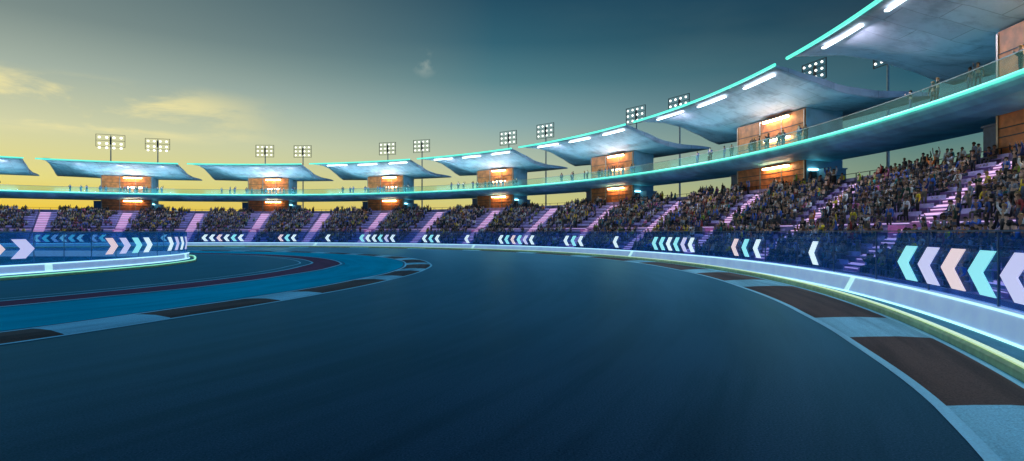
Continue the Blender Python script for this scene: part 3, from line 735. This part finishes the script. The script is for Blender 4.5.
# ------------------------------------------------------------------ people
def skin_mesh(verts, edges, radii, sub=1):
    me = bpy.data.meshes.new('tmp'); me.from_pydata(verts, edges, []); o = bpy.data.objects.new('tmp', me); COL.objects.link(o)
    sk = o.modifiers.new('s', 'SKIN'); sk.use_smooth_shade = True
    for i, r_ in enumerate(radii):
        rr = r_ if isinstance(r_, tuple) else (r_, r_)
        me.skin_vertices[0].data[i].radius = rr; me.skin_vertices[0].data[i].use_root = (i == 0)
    if sub: m_ = o.modifiers.new('ss', 'SUBSURF'); m_.levels = sub; m_.render_levels = sub
    dg = bpy.context.evaluated_depsgraph_get(); dg.update(); res = bpy.data.meshes.new_from_object(o.evaluated_get(dg))
    bpy.data.objects.remove(o); bpy.data.meshes.remove(me); return res
def pose(kind):
    """joints for a body facing -Y, feet on z = 0"""
    J = {}
    if kind.startswith('sit'):
        lean = {'sit': 0.0, 'sit_lean': -0.16, 'sit_clap': -0.04, 'sit_up': 0.0}[kind]
        hz = 0.52; J['pel'] = (0, 0.02, hz)
        J['bel'] = (0, lean*0.3, hz+0.20); J['che'] = (0, lean*0.8, hz+0.42); J['nec'] = (0, lean*1.1, hz+0.57); J['hea'] = (0, lean*1.2-0.03, hz+0.70); J['hto'] = (0, lean*1.2-0.02, hz+0.82)
        for s, n in ((-1, 'l'), (1, 'r')):
            J['hip'+n] = (s*0.10, -0.02, hz-0.02); J['kne'+n] = (s*0.14, -0.44, hz-0.03); J['ank'+n] = (s*0.13, -0.46, 0.09); J['toe'+n] = (s*0.14, -0.62, 0.04)
            J['sho'+n] = (s*0.19, lean*0.9, hz+0.50)
            if kind == 'sit_clap': J['elb'+n] = (s*0.26, -0.20, hz+0.30); J['wri'+n] = (s*0.05, -0.36, hz+0.46); J['han'+n] = (s*0.02, -0.42, hz+0.54)
            elif kind == 'sit_up' : J['elb'+n] = (s*0.33, -0.05, hz+0.68); J['wri'+n] = (s*0.28, -0.08, hz+0.94); J['han'+n] = (s*0.27, -0.10, hz+1.05)
            else: J['elb'+n] = (s*0.27, lean*0.8-0.06, hz+0.24); J['wri'+n] = (s*0.15, -0.30, hz+0.12); J['han'+n] = (s*0.12, -0.38, hz+0.09)
    else:
        J['pel'] = (0, 0, 0.94); J['bel'] = (0, 0.01, 1.12); J['che'] = (0, 0.02, 1.32); J['nec'] = (0, 0.0, 1.48); J['hea'] = (0, -0.02, 1.60); J['hto'] = (0, -0.01, 1.72)
        for s, n in ((-1, 'l'), (1, 'r')):
            J['hip'+n] = (s*0.10, 0, 0.90); J['kne'+n] = (s*0.12, -0.02, 0.49); J['ank'+n] = (s*0.13, 0.02, 0.09); J['toe'+n] = (s*0.15, -0.14, 0.04)
            J['sho'+n] = (s*0.19, 0.02, 1.41)
            if kind == 'stand_up' or (kind == 'stand_wave' and s > 0): J['elb'+n] = (s*0.34, -0.04, 1.60); J['wri'+n] = (s*0.29, -0.08, 1.87); J['han'+n] = (s*0.28, -0.10, 1.98)
            elif kind == 'stand_phone': J['elb'+n] = (s*0.25, -0.14, 1.22); J['wri'+n] = (s*0.09, -0.32, 1.42); J['han'+n] = (s*0.04, -0.36, 1.50)
            else: J['elb'+n] = (s*0.27, 0.04, 1.13); J['wri'+n] = (s*0.28, -0.06, 0.88); J['han'+n] = (s*0.28, -0.09, 0.78)
    return J
RAD = dict(pel=(0.15, 0.11), bel=(0.14, 0.10), che=(0.165, 0.11), nec=0.055, hea=(0.085, 0.098), hto=(0.05, 0.06), hip=0.095, kne=0.062, ank=0.045, toe=0.038, sho=0.066, elb=0.046, wri=0.032, han=0.036)
ED = [('pel', 'bel'), ('bel', 'che'), ('che', 'nec'), ('nec', 'hea'), ('hea', 'hto')]
for n in 'lr': ED += [('pel', 'hip'+n), ('hip'+n, 'kne'+n), ('kne'+n, 'ank'+n), ('ank'+n, 'toe'+n), ('che', 'sho'+n), ('sho'+n, 'elb'+n), ('elb'+n, 'wri'+n), ('wri'+n, 'han'+n)]
def part_mesh(J, names, scale, sub):
    ids = {n: i for i, n in enumerate(names)}
    rs = []
    for n in names:
        r_ = RAD[n if n in RAD else n[:-1]]; r_ = r_ if isinstance(r_, tuple) else (r_, r_); rs.append((r_[0]*scale, r_[1]*scale))
    return skin_mesh([J[n] for n in names], [(ids[a], ids[b]) for a, b in ED if a in ids and b in ids], rs, sub)
def hair_mesh(J):
    h = Vector(J['hea']); me = bpy.data.meshes.new('hair'); bm = bmesh.new()
    bmesh.ops.create_uvsphere(bm, u_segments=10, v_segments=8, radius=0.115)
    bmesh.ops.delete(bm, geom=[v for v in bm.verts if v.co.z < -0.02 and v.co.y < 0.03 or v.co.z < -0.08], context='VERTS')
    for v in bm.verts: v.co = Vector((v.co.x*0.88, v.co.y*1.02+0.015, v.co.z*1.1+0.045)) + h
    bm.to_mesh(me); bm.free(); me.polygons.foreach_set('use_smooth', [True]*len(me.polygons)); return me
KINDS = ['sit', 'sit_lean', 'sit_clap', 'sit_up', 'stand', 'stand_up', 'stand_wave', 'stand_phone']
BODY = ['pel', 'bel', 'che', 'nec', 'hea', 'hto'] + [a+n for n in 'lr' for a in ('hip', 'kne', 'ank', 'toe', 'sho', 'elb', 'wri', 'han')]
TOPJ = ['bel', 'che', 'nec'] + ['sho'+n for n in 'lr'] + ['elb'+n for n in 'lr'] + ['wri'+n for n in 'lr']
TROJ = ['pel', 'bel'] + [a+n for n in 'lr' for a in ('hip', 'kne', 'ank')]
HI = {}; LO = {}
for kd in KINDS:
    J = pose(kd)
    HI[kd] = (part_mesh(J, BODY, 1.0, 1), part_mesh(J, TOPJ, 1.13, 1), part_mesh(J, TROJ, 1.12, 1), hair_mesh(J))
    J2 = dict(J); J2['nec'] = tuple(Vector(J['nec'])-Vector((0, 0, 0.05)))
    LO[kd] = (part_mesh(J, BODY, 1.0, 0), part_mesh(J2, TOPJ, 1.15, 0), part_mesh(J, TROJ, 1.13, 0), hair_mesh(J))
    for m_, mm in zip(HI[kd], ('skin', 'top', 'top', 'top')): m_.materials.append(M[mm])
TOPS = [('black', (0.010, 0.013, 0.02), 12), ('charcoal', (0.025, 0.035, 0.045), 9), ('navy', (0.02, 0.05, 0.20), 9), ('dark green', (0.02, 0.07, 0.05), 3), ('bright blue', (0.05, 0.16, 0.62), 6),
        ('white', (0.75, 0.78, 0.8), 6), ('grey', (0.28, 0.32, 0.40), 6), ('yellow', (0.85, 0.62, 0.03), 2.6), ('lime', (0.35, 0.5, 0.06), 0.8), ('dark red', (0.28, 0.03, 0.03), 2), ('brown', (0.2, 0.09, 0.05), 1.5),
        ('teal', (0.04, 0.28, 0.30), 2.5), ('pink', (0.62, 0.16, 0.36), 1.4), ('orange', (0.75, 0.22, 0.04), 0.6)]
TW = [x[2] for x in TOPS]
SKINS = [(0.55, 0.34, 0.24), (0.42, 0.24, 0.16), (0.62, 0.42, 0.32), (0.18, 0.09, 0.06), (0.3, 0.17, 0.11)]
HAIRS = [(0.01, 0.008, 0.007), (0.03, 0.018, 0.01), (0.07, 0.035, 0.015), (0.28, 0.18, 0.07), (0.02, 0.02, 0.02)]
TROS = [(0.015, 0.02, 0.04), (0.02, 0.02, 0.022), (0.05, 0.07, 0.13), (0.15, 0.13, 0.1), (0.06, 0.06, 0.07)]
people = []
ROWN = ['lowest', 'second', 'third', 'fourth', 'fifth', 'sixth', 'seventh', 'eighth', 'ninth', 'tenth', 'eleventh', 'twelfth', 'thirteenth', 'top']
NUM = ['first', 'second', 'third', 'fourth', 'fifth', 'sixth', 'seventh', 'eighth', 'ninth', 'tenth', 'eleventh', 'twelfth', 'thirteenth', 'fourteenth', 'fifteenth', 'sixteenth', 'seventeenth', 'eighteenth', 'nineteenth', 'twentieth',
       'twenty first', 'twenty second', 'twenty third', 'twenty fourth', 'twenty fifth', 'twenty sixth', 'twenty seventh', 'twenty eighth', 'twenty ninth', 'thirtieth']
rnd = random.Random(5)
def hump(s, i, blk):
    """how full a row is at fraction s across a block: packed middle, thin edges"""
    e0 = 0.06+0.05*((blk*7+i*3) % 5)/5; e1 = (0.80+0.14*((blk*5+i*2) % 7)/7) if blk < 11 else (0.90+0.08*((blk*5+i*2) % 7)/7)
    if blk >= 11: e0 *= 0.5
    if s < e0 or s > e1: return 0.05
    return 0.90
for bk in range(len(AISLES)-1):
    hi, lo = AISLES[bk]-aw-0.2, AISLES[bk+1]+aw+0.2
    for i in range(NR):
        r_ = rowR(i)+0.36; step = degrees(0.50/r_); n = int((hi-lo)/step); cnt = 0
        for k_ in range(n):
            s = (k_+0.5)/n; th = hi-(hi-lo)*s          # left to right seen from the track
            if any(abs(th-g) < 0.35 for g in G): continue
            dn = hump(s, i, bk)
            if i == WALK: dn *= 0.10 if bk < 11 else 0.35
            elif i == WALK+1: dn *= 0.75
            elif i < WALK: dn *= 0.78 if bk < 11 else 0.92
            if rnd.random() > dn: continue
            cnt += 1
            jit = rnd.uniform(-0.08, 0.08)
            standing = rnd.random() < (0.55 if i == NR-1 else 0.22) or i == WALK
            kd = rnd.choices(['stand', 'stand_up', 'stand_wave', 'stand_phone'], [6, 1.5, 1.5, 1])[0] if standing else rnd.choices(['sit', 'sit_lean', 'sit_clap', 'sit_up'], [6, 4, 2, 0.8])[0]
            rr = rowR(i)+(0.22 if standing else 0.50)
            x, y, _ = P(rr, th+degrees(jit/rr)); tn, tc_, _ = rnd.choices(TOPS, TW)[0]
            people.append(dict(p=(x, y, rowZ(i)+0.004), rz=rad(th-90)+rnd.uniform(-0.35, 0.35), kd=kd, sc=rnd.uniform(0.92, 1.06), top=tc_, tn=tn, skin=rnd.choice(SKINS), hair=rnd.choice(HAIRS), tro=rnd.choice(TROS),
                               row=i, blk=bk, cnt=cnt, where='stand'))
# balcony people: a few in the open spans, more in front of each pavilion
for u in range(9):
    fl, fr_ = FAC[u]
    spots = [fl-(fl-fr_)*q for q in (0.04, 0.15, 0.42, 0.50, 0.55, 0.62, 0.70, 0.76, 0.88, 0.97)] + [fl+d_ for d_ in (1.5, 2.0, 3.4)] + [fr_-1.2, fr_-1.6]
    for q, th in enumerate(sorted(spots, reverse=True)):
        th += rnd.uniform(-0.15, 0.15); x, y, _ = P(94.75+rnd.uniform(-0.1, 0.4), th); tn, tc_, _ = rnd.choices(TOPS[:4], TW[:4])[0]
        people.append(dict(p=(x, y, 12.954), rz=rad(th-90)+rnd.uniform(-0.8, 0.8), kd=rnd.choices(['stand', 'stand_phone', 'stand_wave'], [6, 2, 1])[0], sc=rnd.uniform(0.94, 1.06), top=tc_, tn=tn, skin=rnd.choice(SKINS), hair=rnd.choice(HAIRS),
                           tro=rnd.choice(TROS[:3]), row=-1, blk=u, cnt=q+1, where='balcony'))
def size(pp):
    x, y, z = pp['p']
    if y < 1: return -1
    px = 512+558.5*x/y
    if not (4 < px < 1020): return -1/(1+y)
    if pp['where'] == 'stand' and pp['row'] < 4: return 0.7/y      # dimmed behind the fence
    return 1.0/y
people.sort(key=size, reverse=True)
HE = {}
far_people = people[290:]
used = set()
def blockname(bk):
    a0, a1 = AISLES[bk], AISLES[bk+1]; m_ = (a0+a1)/2
    return bk
near_blocks = sorted({pp['blk'] for pp in people[:290] if pp['where'] == 'stand'}, reverse=True)
BN = ['nearest', 'second nearest', 'third nearest', 'fourth nearest', 'fifth nearest', 'sixth nearest', 'seventh nearest', 'eighth nearest']
for pp in people[:290]:
    o = empty('person', pp['p'], pp['rz']); o.scale = (pp['sc'],)*3
    act = {'sit': 'seated', 'sit_lean': 'leaning', 'sit_clap': 'clapping', 'sit_up': 'cheering', 'stand': 'standing', 'stand_up': 'cheering', 'stand_wave': 'waving', 'stand_phone': 'filming'}[pp['kd']]
    if pp['where'] == 'stand':
        lab = '%s person in %s, %s from left in %s row, %s block' % (act, pp['tn'], NUM[min(pp['cnt']-1, 29)], ROWN[pp['row']], BN[min(7, near_blocks.index(pp['blk']))])
        grp = 'spectators in the near stand'
    else:
        lab = '%s person in %s, %s from left on balcony, %s' % (act, pp['tn'], NUM[pp['cnt']-1], UNIT[pp['blk']].replace('the ', '', 1).replace(' pavilion', ' bay'))
        grp = 'people on the balcony'
    tag(o, lab, 'person', grp)
    for nm, me, cc in zip(('body', 'top', 'trousers', 'hair'), HI[pp['kd']], (pp['skin'], pp['top'], pp['tro'], pp['hair'])):
        c_ = bpy.data.objects.new(nm, me); COL.objects.link(c_); c_.parent = o; c_.color = tuple(cc)+(1,)
# the rest of the crowd as one mass
import numpy as np
LOA = {}
for kd, ms in LO.items():
    V = []; F = []; Cc = []; nv = 0
    for mi, me in enumerate(ms):
        co = np.empty(len(me.vertices)*3, np.float32); me.vertices.foreach_get('co', co); co = co.reshape(-1, 3)
        tri = []
        for p_ in me.polygons:
            v_ = list(p_.vertices)
            for q in range(1, len(v_)-1): tri.append((v_[0]+nv, v_[q]+nv, v_[q+1]+nv))
        V.append(co); F.append(np.array(tri, np.int32).reshape(-1, 3)); Cc.append(np.full(len(co), mi, np.int8)); nv += len(co)
    LOA[kd] = (np.concatenate(V), np.concatenate(F), np.concatenate(Cc))
VV = []; FF = []; CC = []; nv = 0
for pp in far_people:
    V, F, Cm = LOA[pp['kd']]; c_, s_ = cos(pp['rz']), sin(pp['rz']); sc = pp['sc']
    R_ = np.array([[c_, -s_, 0], [s_, c_, 0], [0, 0, 1]], np.float32)
    VV.append((V*sc) @ R_.T + np.array(pp['p'], np.float32)); FF.append(F+nv); nv += len(V)
    pal = np.array([pp['skin'], pp['top'], pp['tro'], pp['hair']], np.float32); CC.append(pal[Cm])
VV = np.concatenate(VV); FF = np.concatenate(FF); CC = np.concatenate(CC)
me = bpy.data.meshes.new('crowd'); me.vertices.add(len(VV)); me.vertices.foreach_set('co', VV.ravel())
me.loops.add(len(FF)*3); me.loops.foreach_set('vertex_index', FF.ravel()); me.polygons.add(len(FF))
me.polygons.foreach_set('loop_start', np.arange(0, len(FF)*3, 3, dtype=np.int32)); me.update(calc_edges=True)
ca = me.color_attributes.new('Col', 'FLOAT_COLOR', 'POINT'); ca.data.foreach_set('color', np.concatenate([CC, np.ones((len(CC), 1), np.float32)], 1).ravel())
me.validate()
cr = link('crowd', me, M['crowd']); tag(cr, 'dense far crowd of small dark spectators filling the stands round the bend', 'crowd', kind='stuff')
for ms in LO.values():
    for m_ in ms: bpy.data.meshes.remove(m_)
print('people', len(people), 'far tris', len(FF))
